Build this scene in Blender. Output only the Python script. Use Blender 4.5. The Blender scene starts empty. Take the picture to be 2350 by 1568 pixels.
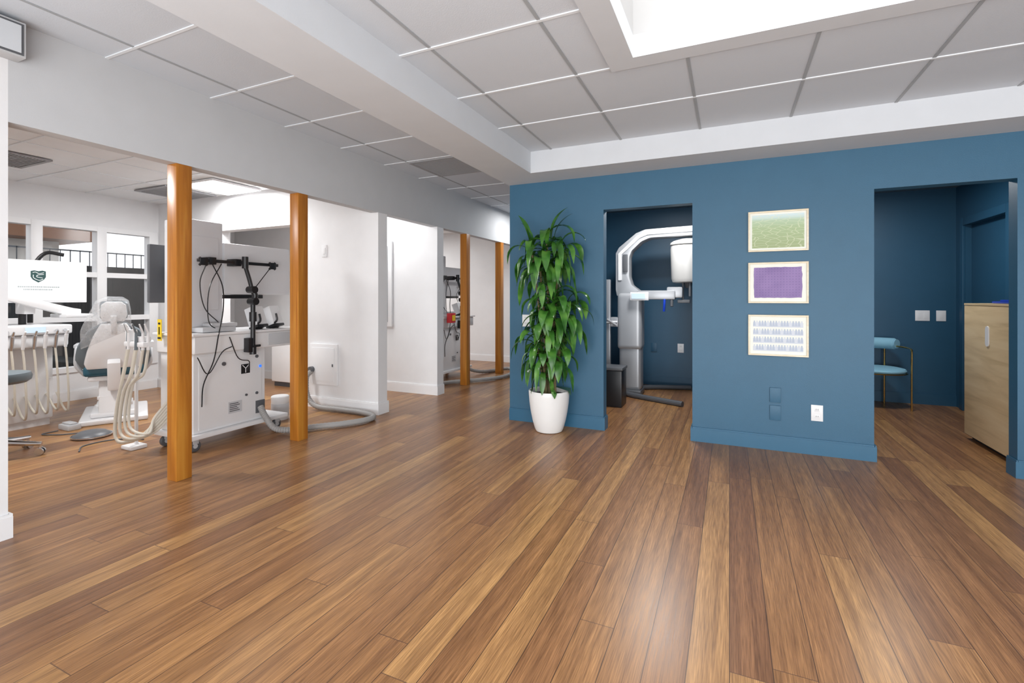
import bpy, bmesh, math, random
from mathutils import Vector, Matrix, Euler
random.seed(7)
scene = bpy.context.scene
COL = scene.collection
try:
    scene.view_settings.view_transform = 'Standard'
    scene.view_settings.look = 'None'
except Exception:
    pass

# ------------------------------------------------------------ materials
def new_mat(name):
    m = bpy.data.materials.new(name); m.use_nodes = True
    nt = m.node_tree
    return m, nt, nt.nodes['Principled BSDF']

def M(name, col, rough=.5, metal=0.0, var=.04, scale=6, bump=0.0, emit=0.0, coat=0.0, alpha=1.0):
    m, nt, b = new_mat(name)
    tc = nt.nodes.new('ShaderNodeTexCoord')
    n = nt.nodes.new('ShaderNodeTexNoise'); n.inputs['Scale'].default_value = scale
    n.inputs['Detail'].default_value = 3
    nt.links.new(tc.outputs['Object'], n.inputs['Vector'])
    mx = nt.nodes.new('ShaderNodeMix'); mx.data_type = 'RGBA'
    mx.inputs[6].default_value = tuple(max(0, c*(1-var)) for c in col)+(1,)
    mx.inputs[7].default_value = tuple(min(1, c*(1+var)) for c in col)+(1,)
    nt.links.new(n.outputs['Fac'], mx.inputs[0])
    nt.links.new(mx.outputs[2], b.inputs['Base Color'])
    b.inputs['Roughness'].default_value = rough
    b.inputs['Metallic'].default_value = metal
    b.inputs['Coat Weight'].default_value = coat
    b.inputs['Alpha'].default_value = alpha
    if emit > 0:
        nt.links.new(mx.outputs[2], b.inputs['Emission Color'])
        b.inputs['Emission Strength'].default_value = emit
    if bump > 0:
        n2 = nt.nodes.new('ShaderNodeTexNoise'); n2.inputs['Scale'].default_value = 160
        nt.links.new(tc.outputs['Object'], n2.inputs['Vector'])
        bp = nt.nodes.new('ShaderNodeBump'); bp.inputs['Strength'].default_value = bump
        bp.inputs['Distance'].default_value = .002
        nt.links.new(n2.outputs['Fac'], bp.inputs['Height'])
        nt.links.new(bp.outputs['Normal'], b.inputs['Normal'])
    return m

def math_node(nt, op, a, b=None, c=None):
    n = nt.nodes.new('ShaderNodeMath'); n.operation = op
    for i, v in enumerate((a, b, c)):
        if v is None: continue
        if isinstance(v, (int, float)): n.inputs[i].default_value = v
        else: nt.links.new(v, n.inputs[i])
    return n.outputs[0]

def ramp(nt, fac, stops):
    r = nt.nodes.new('ShaderNodeValToRGB')
    e = r.color_ramp.elements
    while len(e) < len(stops): e.new(.5)
    for i, (p, c) in enumerate(stops):
        e[i].position = p; e[i].color = tuple(c)+(1,)
    nt.links.new(fac, r.inputs[0])
    return r.outputs[0]

def mixc(nt, fac, a, b, mode='MIX'):
    mx = nt.nodes.new('ShaderNodeMix'); mx.data_type = 'RGBA'; mx.blend_type = mode
    for i, v in ((0, fac), (6, a), (7, b)):
        if isinstance(v, (int, float)): mx.inputs[i].default_value = v
        elif isinstance(v, tuple): mx.inputs[i].default_value = v+(1,)
        else: nt.links.new(v, mx.inputs[i])
    return mx.outputs[2]

def floor_mat():
    m, nt, b = new_mat('bamboo_plank_floor')
    tc = nt.nodes.new('ShaderNodeTexCoord')
    sp = nt.nodes.new('ShaderNodeSeparateXYZ'); nt.links.new(tc.outputs['Object'], sp.inputs[0])
    x, y = sp.outputs[0], sp.outputs[1]
    W, L = .127, 1.83
    u = math_node(nt, 'DIVIDE', x, W)
    row = math_node(nt, 'FLOOR', u)
    wn = nt.nodes.new('ShaderNodeTexWhiteNoise'); wn.noise_dimensions = '1D'
    nt.links.new(row, wn.inputs['W'])
    v = math_node(nt, 'ADD', math_node(nt, 'DIVIDE', y, L), math_node(nt, 'MULTIPLY', wn.outputs['Value'], 7.0))
    colm = math_node(nt, 'FLOOR', v)
    cb = nt.nodes.new('ShaderNodeCombineXYZ')
    nt.links.new(row, cb.inputs[0]); nt.links.new(colm, cb.inputs[1])
    w2 = nt.nodes.new('ShaderNodeTexWhiteNoise'); w2.noise_dimensions = '2D'
    nt.links.new(cb.outputs[0], w2.inputs['Vector'])
    rnd = w2.outputs['Value']
    base = ramp(nt, rnd, [(0, (.225, .106, .050)), (.3, (.275, .134, .059)), (.75, (.335, .172, .072)), (1, (.400, .220, .092))])
    def grain(sx, sy, det):
        g = nt.nodes.new('ShaderNodeCombineXYZ')
        nt.links.new(math_node(nt, 'MULTIPLY', x, sx), g.inputs[0])
        nt.links.new(math_node(nt, 'ADD', math_node(nt, 'MULTIPLY', y, sy), math_node(nt, 'MULTIPLY', rnd, 37.0)), g.inputs[1])
        nt.links.new(math_node(nt, 'MULTIPLY', rnd, 19.0), g.inputs[2])
        n = nt.nodes.new('ShaderNodeTexNoise'); n.inputs['Scale'].default_value = 1.0
        n.inputs['Detail'].default_value = det; nt.links.new(g.outputs[0], n.inputs['Vector'])
        return n.outputs['Fac']
    g1 = grain(300, 9.0, 4); g2 = grain(30, 1.2, 3)
    c1 = mixc(nt, 1.0, base, ramp(nt, g1, [(.3, (.64, .60, .56)), (.7, (1.30, 1.30, 1.26))]), 'MULTIPLY')
    c2 = mixc(nt, 1.0, c1, ramp(nt, g2, [(.3, (.72, .68, .66)), (.72, (1.28, 1.30, 1.24))]), 'MULTIPLY')
    fu = math_node(nt, 'FRACT', u); fv = math_node(nt, 'FRACT', v)
    du = math_node(nt, 'MULTIPLY', math_node(nt, 'SUBTRACT', .5, math_node(nt, 'ABSOLUTE', math_node(nt, 'SUBTRACT', fu, .5))), W)
    dv = math_node(nt, 'MULTIPLY', math_node(nt, 'SUBTRACT', .5, math_node(nt, 'ABSOLUTE', math_node(nt, 'SUBTRACT', fv, .5))), L)
    gu = math_node(nt, 'LESS_THAN', du, .0015)
    gv = math_node(nt, 'LESS_THAN', dv, .0018)
    c3 = mixc(nt, math_node(nt, 'MULTIPLY', gu, .85), c2, (.05, .024, .014))
    c4 = mixc(nt, math_node(nt, 'MULTIPLY', gv, .7), c3, (.09, .045, .03))
    nt.links.new(c4, b.inputs['Base Color'])
    rr = math_node(nt, 'ADD', .26, math_node(nt, 'MULTIPLY', g1, .14))
    nt.links.new(rr, b.inputs['Roughness'])
    b.inputs['Specular IOR Level'].default_value = .48
    bp = nt.nodes.new('ShaderNodeBump'); bp.inputs['Strength'].default_value = .35
    bp.inputs['Distance'].default_value = .0015
    h = math_node(nt, 'SUBTRACT', math_node(nt, 'MULTIPLY', g1, .25), math_node(nt, 'MAXIMUM', gu, gv))
    nt.links.new(h, bp.inputs['Height']); nt.links.new(bp.outputs['Normal'], b.inputs['Normal'])
    return m

def wood_mat(name, stops, sx, sy, sz, rough=.4):
    m, nt, b = new_mat(name)
    tc = nt.nodes.new('ShaderNodeTexCoord')
    mp = nt.nodes.new('ShaderNodeMapping'); mp.inputs['Scale'].default_value = (sx, sy, sz)
    nt.links.new(tc.outputs['Object'], mp.inputs[0])
    n = nt.nodes.new('ShaderNodeTexNoise'); n.inputs['Scale'].default_value = 1; n.inputs['Detail'].default_value = 6
    n.inputs['Distortion'].default_value = .6
    nt.links.new(mp.outputs[0], n.inputs['Vector'])
    nt.links.new(ramp(nt, n.outputs['Fac'], stops), b.inputs['Base Color'])
    b.inputs['Roughness'].default_value = rough
    return m

def leaf_mat():
    m, nt, b = new_mat('dracaena_leaf')
    tc = nt.nodes.new('ShaderNodeTexCoord')
    n = nt.nodes.new('ShaderNodeTexNoise'); n.inputs['Scale'].default_value = 8
    nt.links.new(tc.outputs['Object'], n.inputs['Vector'])
    nt.links.new(ramp(nt, n.outputs['Fac'], [(.3, (.016, .070, .010)), (.5, (.044, .160, .022)), (.72, (.13, .31, .05))]), b.inputs['Base Color'])
    b.inputs['Roughness'].default_value = .24
    return m

FLOOR = floor_mat()
WHITE = M('white_wall_paint', (.79, .79, .80), .6, bump=.12)
CEIL = M('ceiling_tile_grey_white', (.60, .640, .690), .85, var=.03, scale=3, bump=.3)
SOFF = M('soffit_paint', (.60, .625, .655), .8, bump=.1)
BEAMP = M('beam_paint', (.545, .555, .570), .75, bump=.1)
TBAR = M('grid_bar_white', (.76, .79, .82), .5)
TBAR_SHADE = M('grid_bar_shaded', (.36, .38, .40), .6)  # lengthwise bars: their shadow is put into this grey
BASEW = M('white_trim_paint', (.82, .82, .83), .4)
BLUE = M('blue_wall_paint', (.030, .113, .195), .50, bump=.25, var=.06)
BLUED = M('blue_wall_shaded', (.016, .078, .145), .45, bump=.25, var=.06)  # the wall blue again, with the rooms' shade mixed into the colour
BLUET = M('blue_trim_paint', (.031, .122, .212), .35)
POST = wood_mat('orange_stained_post', [(.25, (.31, .10, .012)), (.5, (.43, .16, .020)), (.8, (.54, .25, .04))], 30, 30, 1.6, .3)
OAK = wood_mat('light_oak_veneer', [(.25, (.56, .40, .21)), (.5, (.72, .54, .31)), (.8, (.82, .65, .41))], 8, 1.6, 14, .45)
FRAMEW = wood_mat('pale_frame_wood', [(.3, (.70, .60, .42)), (.7, (.82, .74, .58))], 10, 10, 30, .4)
PLAST = M('white_plastic', (.79, .79, .80), .3)
PLASTG = M('light_grey_plastic', (.55, .56, .58), .35)
SCREENBK = M('pale_grey_monitor_back', (.66, .66, .68), .35)
BLACK = M('black_plastic', (.012, .012, .014), .35)
DGREY = M('dark_grey_plastic', (.10, .105, .115), .4)
STEEL = M('brushed_steel', (.62, .63, .65), .25, 1.0)
CHROME = M('chrome', (.75, .75, .76), .12, 1.0)
GOLD = M('brass_tube', (.62, .40, .14), .25, 1.0)
SILV = M('silver_paint', (.38, .39, .41), .35, .4)
SILVL = M('light_silver_paint', (.47, .48, .50), .35, .3)
BEIGE = M('beige_rubber_hose', (.62, .58, .50), .5)
GREYH = M('grey_corrugated_hose', (.33, .32, .31), .5)
CREAM = M('cream_pot_ceramic', (.80, .80, .79), .35)
SOIL = M('dark_potting_soil', (.03, .02, .014), .95, var=.4, scale=60)
CANE = M('brown_cane_bark', (.16, .13, .06), .8, var=.3, scale=40)
LEAF = leaf_mat()
TEAL = M('teal_vinyl', (.02, .10, .15), .4)
SLATE = M('slate_grey_vinyl', (.13, .16, .18), .4)
LBLUE = M('light_blue_fabric', (.25, .50, .64), .75, bump=.4)
RED = M('red_label', (.6, .02, .03), .4)
YEL = M('yellow_label', (.85, .60, .02), .5)
BLUEG = M('bright_blue_plastic', (.01, .05, .45), .4)
SCREEN = M('lit_white_screen', (.76, .79, .79), .2, emit=.18)
UISCR = M('small_blue_screen', (.55, .68, .78), .2, emit=.3)
LED = M('blue_led', (.03, .15, .9), .3, emit=1.2)
LOGO = M('dark_teal_ink', (.03, .08, .08), .5)
INKG = M('pale_grey_ink', (.38, .42, .43), .5)
SKYP = M('skylight_diffuser', (1, 1, 1), .5, emit=5, var=.01)
LAMP = M('lamp_diffuser', (1, .99, .97), .5, emit=4.0, var=.01)
OLIVE = M('neighbour_eave_brown', (.20, .09, .045), .7)
FENCE = wood_mat('dark_reed_fence', [(.3, (.008, .007, .007)), (.7, (.045, .038, .034))], 3, 90, 3, .8)
EXTW = M('exterior_stucco', (.85, .82, .78), .8, emit=0)
GROUND = M('exterior_paving', (.25, .24, .23), .9)
TREE = M('garden_foliage', (.16, .13, .04), .8, var=.7, scale=14)
MATP = M('art_mat_paper', (.80, .82, .76), .7)
def glass_mat():
    m = bpy.data.materials.new('window_glass'); m.use_nodes = True
    nt = m.node_tree; nt.nodes.clear()
    o = nt.nodes.new('ShaderNodeOutputMaterial'); mx = nt.nodes.new('ShaderNodeMixShader')
    t = nt.nodes.new('ShaderNodeBsdfTransparent'); g = nt.nodes.new('ShaderNodeBsdfGlossy')
    g.inputs['Roughness'].default_value = .03; mx.inputs[0].default_value = .05
    nt.links.new(t.outputs[0], mx.inputs[1]); nt.links.new(g.outputs[0], mx.inputs[2]); nt.links.new(mx.outputs[0], o.inputs[0])
    return m
GLASS = glass_mat()
def film_mat():
    m = bpy.data.materials.new('clear_plastic_film'); m.use_nodes = True
    nt = m.node_tree; nt.nodes.clear()
    o = nt.nodes.new('ShaderNodeOutputMaterial'); mx = nt.nodes.new('ShaderNodeMixShader')
    t = nt.nodes.new('ShaderNodeBsdfTransparent'); g = nt.nodes.new('ShaderNodeBsdfPrincipled')
    g.inputs['Roughness'].default_value = .15; g.inputs['Base Color'].default_value = (.8, .82, .84, 1)
    n = nt.nodes.new('ShaderNodeTexNoise'); n.inputs['Scale'].default_value = 9
    mr = nt.nodes.new('ShaderNodeMapRange'); mr.inputs[3].default_value = .05; mr.inputs[4].default_value = .5
    nt.links.new(n.outputs['Fac'], mr.inputs[0]); nt.links.new(mr.outputs[0], mx.inputs[0])
    nt.links.new(t.outputs[0], mx.inputs[1]); nt.links.new(g.outputs[0], mx.inputs[2]); nt.links.new(mx.outputs[0], o.inputs[0])
    return m
FILM = film_mat()

# ------------------------------------------------------------ builder
ORG = {}
def smooth_path(pts, n=8):
    pts = [Vector(p) for p in pts]
    if len(pts) < 3: return pts
    P = [pts[0]*2-pts[1]] + pts + [pts[-1]*2-pts[-2]]
    out = []
    for i in range(1, len(P)-2):
        for k in range(n):
            t = k/n
            a, b, c, d = P[i-1], P[i], P[i+1], P[i+2]
            out.append(.5*((2*b)+(-a+c)*t+(2*a-5*b+4*c-d)*t*t+(-a+3*b-3*c+d)*t**3))
    out.append(pts[-1])
    return out

class B:
    def __init__(s): s.bm = bmesh.new()
    def _merge(s, t, mi=0, X=None):
        if X is not None: bmesh.ops.transform(t, matrix=X, verts=t.verts)
        for f in t.faces: f.material_index = mi
        me = bpy.data.meshes.new('tmp'); t.to_mesh(me); t.free()
        s.bm.from_mesh(me); bpy.data.meshes.remove(me)
        return s
    def box(s, x0, x1, y0, y1, z0, z1, bevel=0, mi=0, X=None, seg=2):
        t = bmesh.new(); bmesh.ops.create_cube(t, size=1)
        bmesh.ops.scale(t, vec=(abs(x1-x0), abs(y1-y0), abs(z1-z0)), verts=t.verts)
        bmesh.ops.translate(t, vec=((x0+x1)/2, (y0+y1)/2, (z0+z1)/2), verts=t.verts)
        if bevel > 0: bmesh.ops.bevel(t, geom=list(t.edges), offset=bevel, segments=seg, profile=.6, affect='EDGES')
        return s._merge(t, mi, X)
    def cyl(s, p0, p1, r0, r1=None, seg=20, mi=0, X=None, bevel=0):
        if r1 is None: r1 = r0
        p0, p1 = Vector(p0), Vector(p1); d = p1-p0
        t = bmesh.new()
        bmesh.ops.create_cone(t, cap_ends=True, segments=seg, radius1=r0, radius2=r1, depth=d.length)
        if bevel > 0:
            es = [e for e in t.edges if abs(e.verts[0].co.z-e.verts[1].co.z) < 1e-6]
            bmesh.ops.bevel(t, geom=es, offset=bevel, segments=3, profile=.5, affect='EDGES')
        R = d.to_track_quat('Z', 'Y').to_matrix().to_4x4()
        bmesh.ops.transform(t, matrix=Matrix.Translation((p0+p1)/2) @ R, verts=t.verts)
        return s._merge(t, mi, X)
    def tube(s, pts, r, seg=8, n=8, mi=0, X=None, rib=0.0, smooth=True):
        P = smooth_path(pts, n) if smooth else [Vector(p) for p in pts]
        t = bmesh.new(); rings = []
        up = Vector((0, 0, 1)); prev = None
        for i, p in enumerate(P):
            tg = (P[min(i+1, len(P)-1)]-P[max(i-1, 0)])
            if tg.length < 1e-9: tg = Vector((0, 0, 1))
            tg.normalize()
            if prev is None:
                a = tg.cross(up)
                if a.length < .1: a = tg.cross(Vector((1, 0, 0)))
            else:
                a = prev-tg*prev.dot(tg)
            a.normalize(); prev = a; b = tg.cross(a)
            rr = (r if not callable(r) else r(i/(len(P)-1)))*(1+rib*(i % 2))
            rings.append([t.verts.new(p+a*math.cos(k*2*math.pi/seg)*rr+b*math.sin(k*2*math.pi/seg)*rr) for k in range(seg)])
        for i in range(len(rings)-1):
            for k in range(seg):
                t.faces.new((rings[i][k], rings[i][(k+1) % seg], rings[i+1][(k+1) % seg], rings[i+1][k]))
        t.faces.new(rings[0][::-1]); t.faces.new(rings[-1])
        bmesh.ops.recalc_face_normals(t, faces=t.faces)
        return s._merge(t, mi, X)
    def prism(s, poly, axis, a, b, mi=0, X=None, bevel=0):
        t = bmesh.new()
        def mk(p, h):
            return {'x': (h, p[0], p[1]), 'y': (p[0], h, p[1]), 'z': (p[0], p[1], h)}[axis]
        A = [t.verts.new(mk(p, a)) for p in poly]; C = [t.verts.new(mk(p, b)) for p in poly]
        n = len(poly)
        t.faces.new(A); t.faces.new(C[::-1])
        for i in range(n): t.faces.new((A[i], C[i], C[(i+1) % n], A[(i+1) % n]))
        bmesh.ops.recalc_face_normals(t, faces=t.faces)
        if bevel > 0: bmesh.ops.bevel(t, geom=list(t.edges), offset=bevel, segments=2, profile=.6, affect='EDGES')
        return s._merge(t, mi, X)
    def lathe(s, prof, c=(0, 0, 0), seg=48, mi=0, X=None):
        t = bmesh.new(); rings = []
        for (r, z) in prof:
            if r < 1e-5: rings.append([t.verts.new((c[0], c[1], c[2]+z))])
            else: rings.append([t.verts.new((c[0]+r*math.cos(k*2*math.pi/seg), c[1]+r*math.sin(k*2*math.pi/seg), c[2]+z)) for k in range(seg)])
        for a, b in zip(rings, rings[1:]):
            for k in range(seg):
                k2 = (k+1) % seg
                if len(a) == 1 and len(b) == 1: continue
                if len(a) == 1: t.faces.new((a[0], b[k], b[k2]))
                elif len(b) == 1: t.faces.new((a[k], a[k2], b[0]))
                else: t.faces.new((a[k], a[k2], b[k2], b[k]))
        bmesh.ops.recalc_face_normals(t, faces=t.faces)
        return s._merge(t, mi, X)
    def done(s, name, mats, parent=None, label=None, category=None, kind=None, group=None, ang=35):
        me = bpy.data.meshes.new(name); s.bm.to_mesh(me); s.bm.free()
        if not isinstance(mats, (list, tuple)): mats = [mats]
        for m in mats: me.materials.append(m)
        for p in me.polygons: p.use_smooth = True
        me.set_sharp_from_angle(angle=math.radians(ang))
        o = bpy.data.objects.new(name, me); COL.objects.link(o)
        if parent is not None:
            org = ORG[parent.name]; me.transform(Matrix.Translation(-org)); o.parent = parent
            ORG[o.name] = org
        else:
            xs = [v.co.x for v in me.vertices]; ys = [v.co.y for v in me.vertices]; zs = [v.co.z for v in me.vertices]
            org = Vector(((min(xs)+max(xs))/2, (min(ys)+max(ys))/2, min(zs)))
            if kind == 'structure': org = Vector((0, 0, 0))
            me.transform(Matrix.Translation(-org)); o.location = org; ORG[o.name] = org
            if category is None and kind == 'structure': category = name.split('_')[0]
        if label: o['label'] = label
        if category and parent is None: o['category'] = category
        if kind: o['kind'] = kind
        if group: o['group'] = group
        return o

def thing(name, loc, label, category, group=None):
    e = bpy.data.objects.new(name, None); e.empty_display_size = .1
    e.location = loc; COL.objects.link(e); ORG[e.name] = Vector(loc)
    e['label'] = label; e['category'] = category
    if group: e['group'] = group
    return e

def place(e, loc, rz=0):
    e.location = loc; e.rotation_euler = (0, 0, rz)

def copy_thing(src, loc, rz, label=None):
    kids = [(c, list(c.children)) for c in src.children]
    e = src.copy(); COL.objects.link(e); e.location = loc; e.rotation_euler = (0, 0, rz)
    if label: e['label'] = label
    for c, subs in kids:
        k = c.copy(); COL.objects.link(k); k.parent = e
        for sgrand in subs:
            q = sgrand.copy(); COL.objects.link(q); q.parent = k
    return e

# ------------------------------------------------------------ structure
ST = 'structure'
XL, XB0, XB1 = -7.0, -3.38, -3.28
YE, YN = 8.1, -3.0
XR = 5.0
B().box(XL, XR, YN, YE, -.1, 0).done('floor', FLOOR, kind=ST, label='golden brown bamboo plank floor with satin sheen')
B().box(-30, XL, -12, 20, -.2, -.1).done('ground', GROUND, label='grey paving outside the windows', category='ground', kind=ST)

SX0, SX1, SY0, SY1, ZC = -.468, 1.12, .9, 2.59, 2.50
b = B()
b.box(-1.62, SX0, YN, 3.96, ZC, ZC+.1).box(SX1, XR, YN, 3.96, ZC, ZC+.1)
b.box(SX0, SX1, YN, SY0, ZC, ZC+.1).box(SX0, SX1, SY1, 3.96, ZC, ZC+.1)
b.done('ceiling', CEIL, kind=ST, label='grey white acoustic tile ceiling')
b = B()
b.box(-1.98, -1.61, YN, 4.30, 2.31, 2.72).box(-1.61, XR, 3.95, 4.30, 2.31, 2.72)
b.done('ceiling_soffit', SOFF, kind=ST, label='painted lowered ceiling soffit')
ZL = 2.59
B().box(XB1, -1.97, YN, YE, ZL, ZL+.1).done('ceiling_corridor', CEIL, kind=ST, label='acoustic tile ceiling over the passage')
ZB = 2.46
B().box(XL, XB0, -1.2, YE, ZB, ZB+.2).done('ceiling_bay', M('bay_ceiling_tile', (.80, .81, .82), .8, bump=.2), kind=ST, label='white tile ceiling of treatment bays')

def grid(name, x0, x1, y0, y1, z, xs, ys, hole=None, w=.017, grey=True):
    b = B()
    for x in xs:
        if x0 < x < x1:
            segs = [(y0, y1)]
            if hole and hole[0] < x < hole[1]: segs = [(y0, hole[2]), (hole[3], y1)]
            for a, c in segs: b.box(x-w/2, x+w/2, a, c, z-.004, z+.002, mi=1 if grey else 0)
    for y in ys:
        if y0 < y < y1:
            segs = [(x0, x1)]
            if hole and hole[2] < y < hole[3]: segs = [(x0, hole[0]), (hole[1], x1)]
            for a, c in segs: b.box(a, c, y-w/2, y+w/2, z-.0055, z+.002)
    return b.done(name, [TBAR, TBAR_SHADE], kind=ST, label='thin ceiling grid bars')
RX0, RX1, RY0, RY1 = SX0-.14, SX1+.14, SY0-.1, SY1+.12
grid('trim_1', -1.61, XR, YN, 3.95, ZC, [-1.417+.606*k for k in range(0, 11)], [2.70+.605*k for k in range(-9, 2)], (RX0, RX1, RY0, RY1))
grid('trim_2', XB1, -1.98, YN, YE, ZL, [-3.0, -2.39], [1.5565+.613*k for k in range(-7, 11)])
grid('trim_3', XL, XB0, -1.2, YE, ZB, [-6.4+.61*k for k in range(0, 6)], [-.55+.61*k for k in range(0, 15)], grey=False)
b = B()
b.box(RX0, SX0, RY0, RY1, ZC-.02, ZC+.0).box(SX1, RX1, RY0, RY1, ZC-.02, ZC).box(SX0, SX1, RY0, SY0, ZC-.02, ZC).box(SX0, SX1, SY1, RY1, ZC-.02, ZC)
b.done('trim_4', SOFF, kind=ST, label='painted border around the skylight opening')
b = B(); ZT = 3.6
b.box(SX0-.05, SX0, SY0-.05, SY1+.05, ZC+.1, ZT).box(SX1, SX1+.05, SY0-.05, SY1+.05, ZC+.1, ZT)
b.box(SX0, SX1, SY0-.05, SY0, ZC+.1, ZT).box(SX0, SX1, SY1, SY1+.05, ZC+.1, ZT)
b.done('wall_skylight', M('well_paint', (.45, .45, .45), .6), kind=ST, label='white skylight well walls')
B().box(SX0-.05, SX1+.05, SY0-.05, SY1+.05, ZT, ZT+.04).done('window_1', SKYP, kind=ST, label='glowing white skylight panel')

B().box(XB0, XB1, YN, 1.14, 0, ZL).done('wall_near', WHITE, kind=ST, label='white painted wall end')
B().box(XB0, XB1, 1.14, YE, 2.08, ZL).done('wall_header', BEAMP, kind=ST, label='painted header beam over the wooden posts')
b = B()
b.box(-4.30, XB1, 3.91, 4.05, 0, 2.079).box(-4.30, XB0, 3.91, 4.05, 2.079, ZB)
b.box(-5.75, -4.30, 3.91, 4.05, 2.03, ZB).box(XL, -5.75, 3.91, 4.05, 0, ZB)
b.done('wall_partition_a', WHITE, kind=ST, label='white partition between treatment bays')
B().box(XL, XB1, 5.0, 5.14, 0, 2.079).box(XL, XB0, 5.0, 5.14, 2.079, ZB).done('wall_partition_b', WHITE, kind=ST, label='white partition wall')
B().box(XL, -1.85, YE, YE+.12, 0, 2.7).done('wall_far', WHITE, kind=ST, label='white end wall')
B().box(XL, XB0, -1.3, -1.2, 0, ZB).done('wall_bay_near', WHITE, kind=ST, label='white side wall of the treatment bay')
wz = [.36, .95, 1.48, 2.04]
wy0, wy1 = .86, 3.84
b = B()
b.box(XL-.14, XL, -1.2, wy0, 0, ZB).box(XL-.14, XL, wy1, 5.5, 0, ZB).box(XL-.14, XL, wy0, wy1, 0, wz[0]).box(XL-.14, XL, wy0, wy1, wz[-1], ZB)
b.box(XL-.14, XL, 5.5, 8.1, 0, .9).box(XL-.14, XL, 5.5, 8.1, 2.04, ZB).box(XL-.14, XL, 7.6, 8.1, .9, 2.04)
b.done('wall_left', WHITE, kind=ST, label='white exterior wall with windows')
def window(name, ys, hy, zs, hz, y0, y1, z0, z1):
    b = B()
    for y in ys: b.box(XL-.10, XL+.02, y-hy, y+hy, z0-hz, z1+hz, .003)
    for z in zs:
        for a, c in zip(ys, ys[1:]): b.box(XL-.098, XL+.017, a+hy-.004, c-hy+.004, z-hz, z+hz)
    b.box(XL-.06, XL-.055, y0, y1, z0, z1, mi=1)
    b.done(name, [BASEW, GLASS], kind=ST, label='white framed grid window')
window('window_2', [.86, 1.46, 2.06, 2.66, 3.265, 3.84], .05, wz, .03, wy0, wy1, wz[0], wz[-1])
window('window_3', [5.5, 6.2, 6.9, 7.6], .04, [.9, 1.5, 2.04], .03, 5.5, 7.6, .9, 2.04)

YB0, YB1 = 4.30, 4.41
b = B()
b.box(-1.974, -1.039, YB0, YB1, 0, 2.72).box(-.284, .967, YB0, YB1, 0, 2.72).box(1.748, XR, YB0, YB1, 0, 2.72)
b.box(-1.039, -.284, YB0, YB1, 2.0, 2.72).box(.967, 1.748, YB0, YB1, 2.0, 2.72)
b.done('wall_back', BLUE, kind=ST, label='deep blue accent wall with two openings')
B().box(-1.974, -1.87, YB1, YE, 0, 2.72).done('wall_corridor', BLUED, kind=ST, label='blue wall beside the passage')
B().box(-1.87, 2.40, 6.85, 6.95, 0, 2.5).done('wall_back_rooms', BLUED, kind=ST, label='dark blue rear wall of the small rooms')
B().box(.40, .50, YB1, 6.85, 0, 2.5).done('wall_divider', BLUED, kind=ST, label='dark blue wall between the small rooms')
b = B()
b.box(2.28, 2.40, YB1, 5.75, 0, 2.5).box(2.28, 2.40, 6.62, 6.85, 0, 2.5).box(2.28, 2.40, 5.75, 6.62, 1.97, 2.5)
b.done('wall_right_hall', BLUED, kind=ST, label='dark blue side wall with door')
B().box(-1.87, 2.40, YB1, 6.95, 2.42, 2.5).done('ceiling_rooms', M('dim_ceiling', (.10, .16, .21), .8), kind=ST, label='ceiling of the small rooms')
B().box(2.33, 2.37, 5.75, 6.62, 0, 1.97, .003).done('door_1', BLUED, kind=ST, label='blue painted door, darkened as in shade')
b = B()
b.box(2.255, 2.28, 5.67, 5.75, 0, 2.05, .004).box(2.255, 2.28, 6.62, 6.70, 0, 2.05, .004).box(2.255, 2.28, 5.75, 6.62, 1.97, 2.05, .004)
b.done('trim_5', BLUED, kind=ST, label='dark blue door casing')
B().box(XR, XR+.1, YN, YB1, 0, 2.72).done('wall_right', WHITE, kind=ST, label='white side wall')

def bb(b, x0, x1, y0, y1, h=.12):
    b.box(x0, x1, y0, y1, 0, h-.012).box(x0+(.003 if x1-x0 < .05 else 0), x1-(.003 if x1-x0 < .05 else 0), y0+(.003 if y1-y0 < .05 else 0), y1, h-.012, h)
b = B(); t = .014
bb(b, -1.974, -1.039, YB0-t, YB0); bb(b, -.284, .967, YB0-t, YB0); bb(b, 1.748, XR, YB0-t, YB0)
bb(b, -1.039, -1.039+t, YB0-t, YB1); bb(b, -.284-t, -.284, YB0-t, YB1); bb(b, .967, .967+t, YB0-t, YB1); bb(b, 1.748-t, 1.748, YB0-t, YB1)
b.done('baseboard_back', BLUET, kind=ST, label='blue painted baseboard')
b = B()
bb(b, -1.87, .40, 6.85-t, 6.85); bb(b, .5, 2.28, 6.85-t, 6.85); bb(b, 2.28-t, 2.28, 4.41, 5.67)
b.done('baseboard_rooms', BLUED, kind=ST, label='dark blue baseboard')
b = B()
bb(b, XB1, XB1+t, YN, 1.14+t); bb(b, XB0, XB1, 1.14, 1.14+t)
b.done('baseboard_near', BASEW, kind=ST, label='white baseboard')
b = B()
bb(b, -4.30, XB1, 3.91-t, 3.91); bb(b, XB1, XB1+t, 3.91-t, 4.05+t); bb(b, XL, -5.75, 3.91-t, 3.91)
bb(b, XL, XB1, 5.0-t, 5.0); bb(b, XB1, XB1+t, 5.0-t, 5.14)
bb(b, XL, -1.974, YE-t, YE); bb(b, XL, XL+t, -1.2, 3.89); bb(b, XL, XL+t, 5.14, 8.08)
b.done('baseboard_left', BASEW, kind=ST, label='white baseboard')

B().box(-4.7, -3.95, 4.965, 4.999, .83, 1.93, .006).box(-4.64, -4.01, 4.955, 4.97, .89, 1.87, .004, mi=1).done('notice_board', [BASEW, PLASTG], label='white framed board mounted on the partition', category='board')

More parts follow.
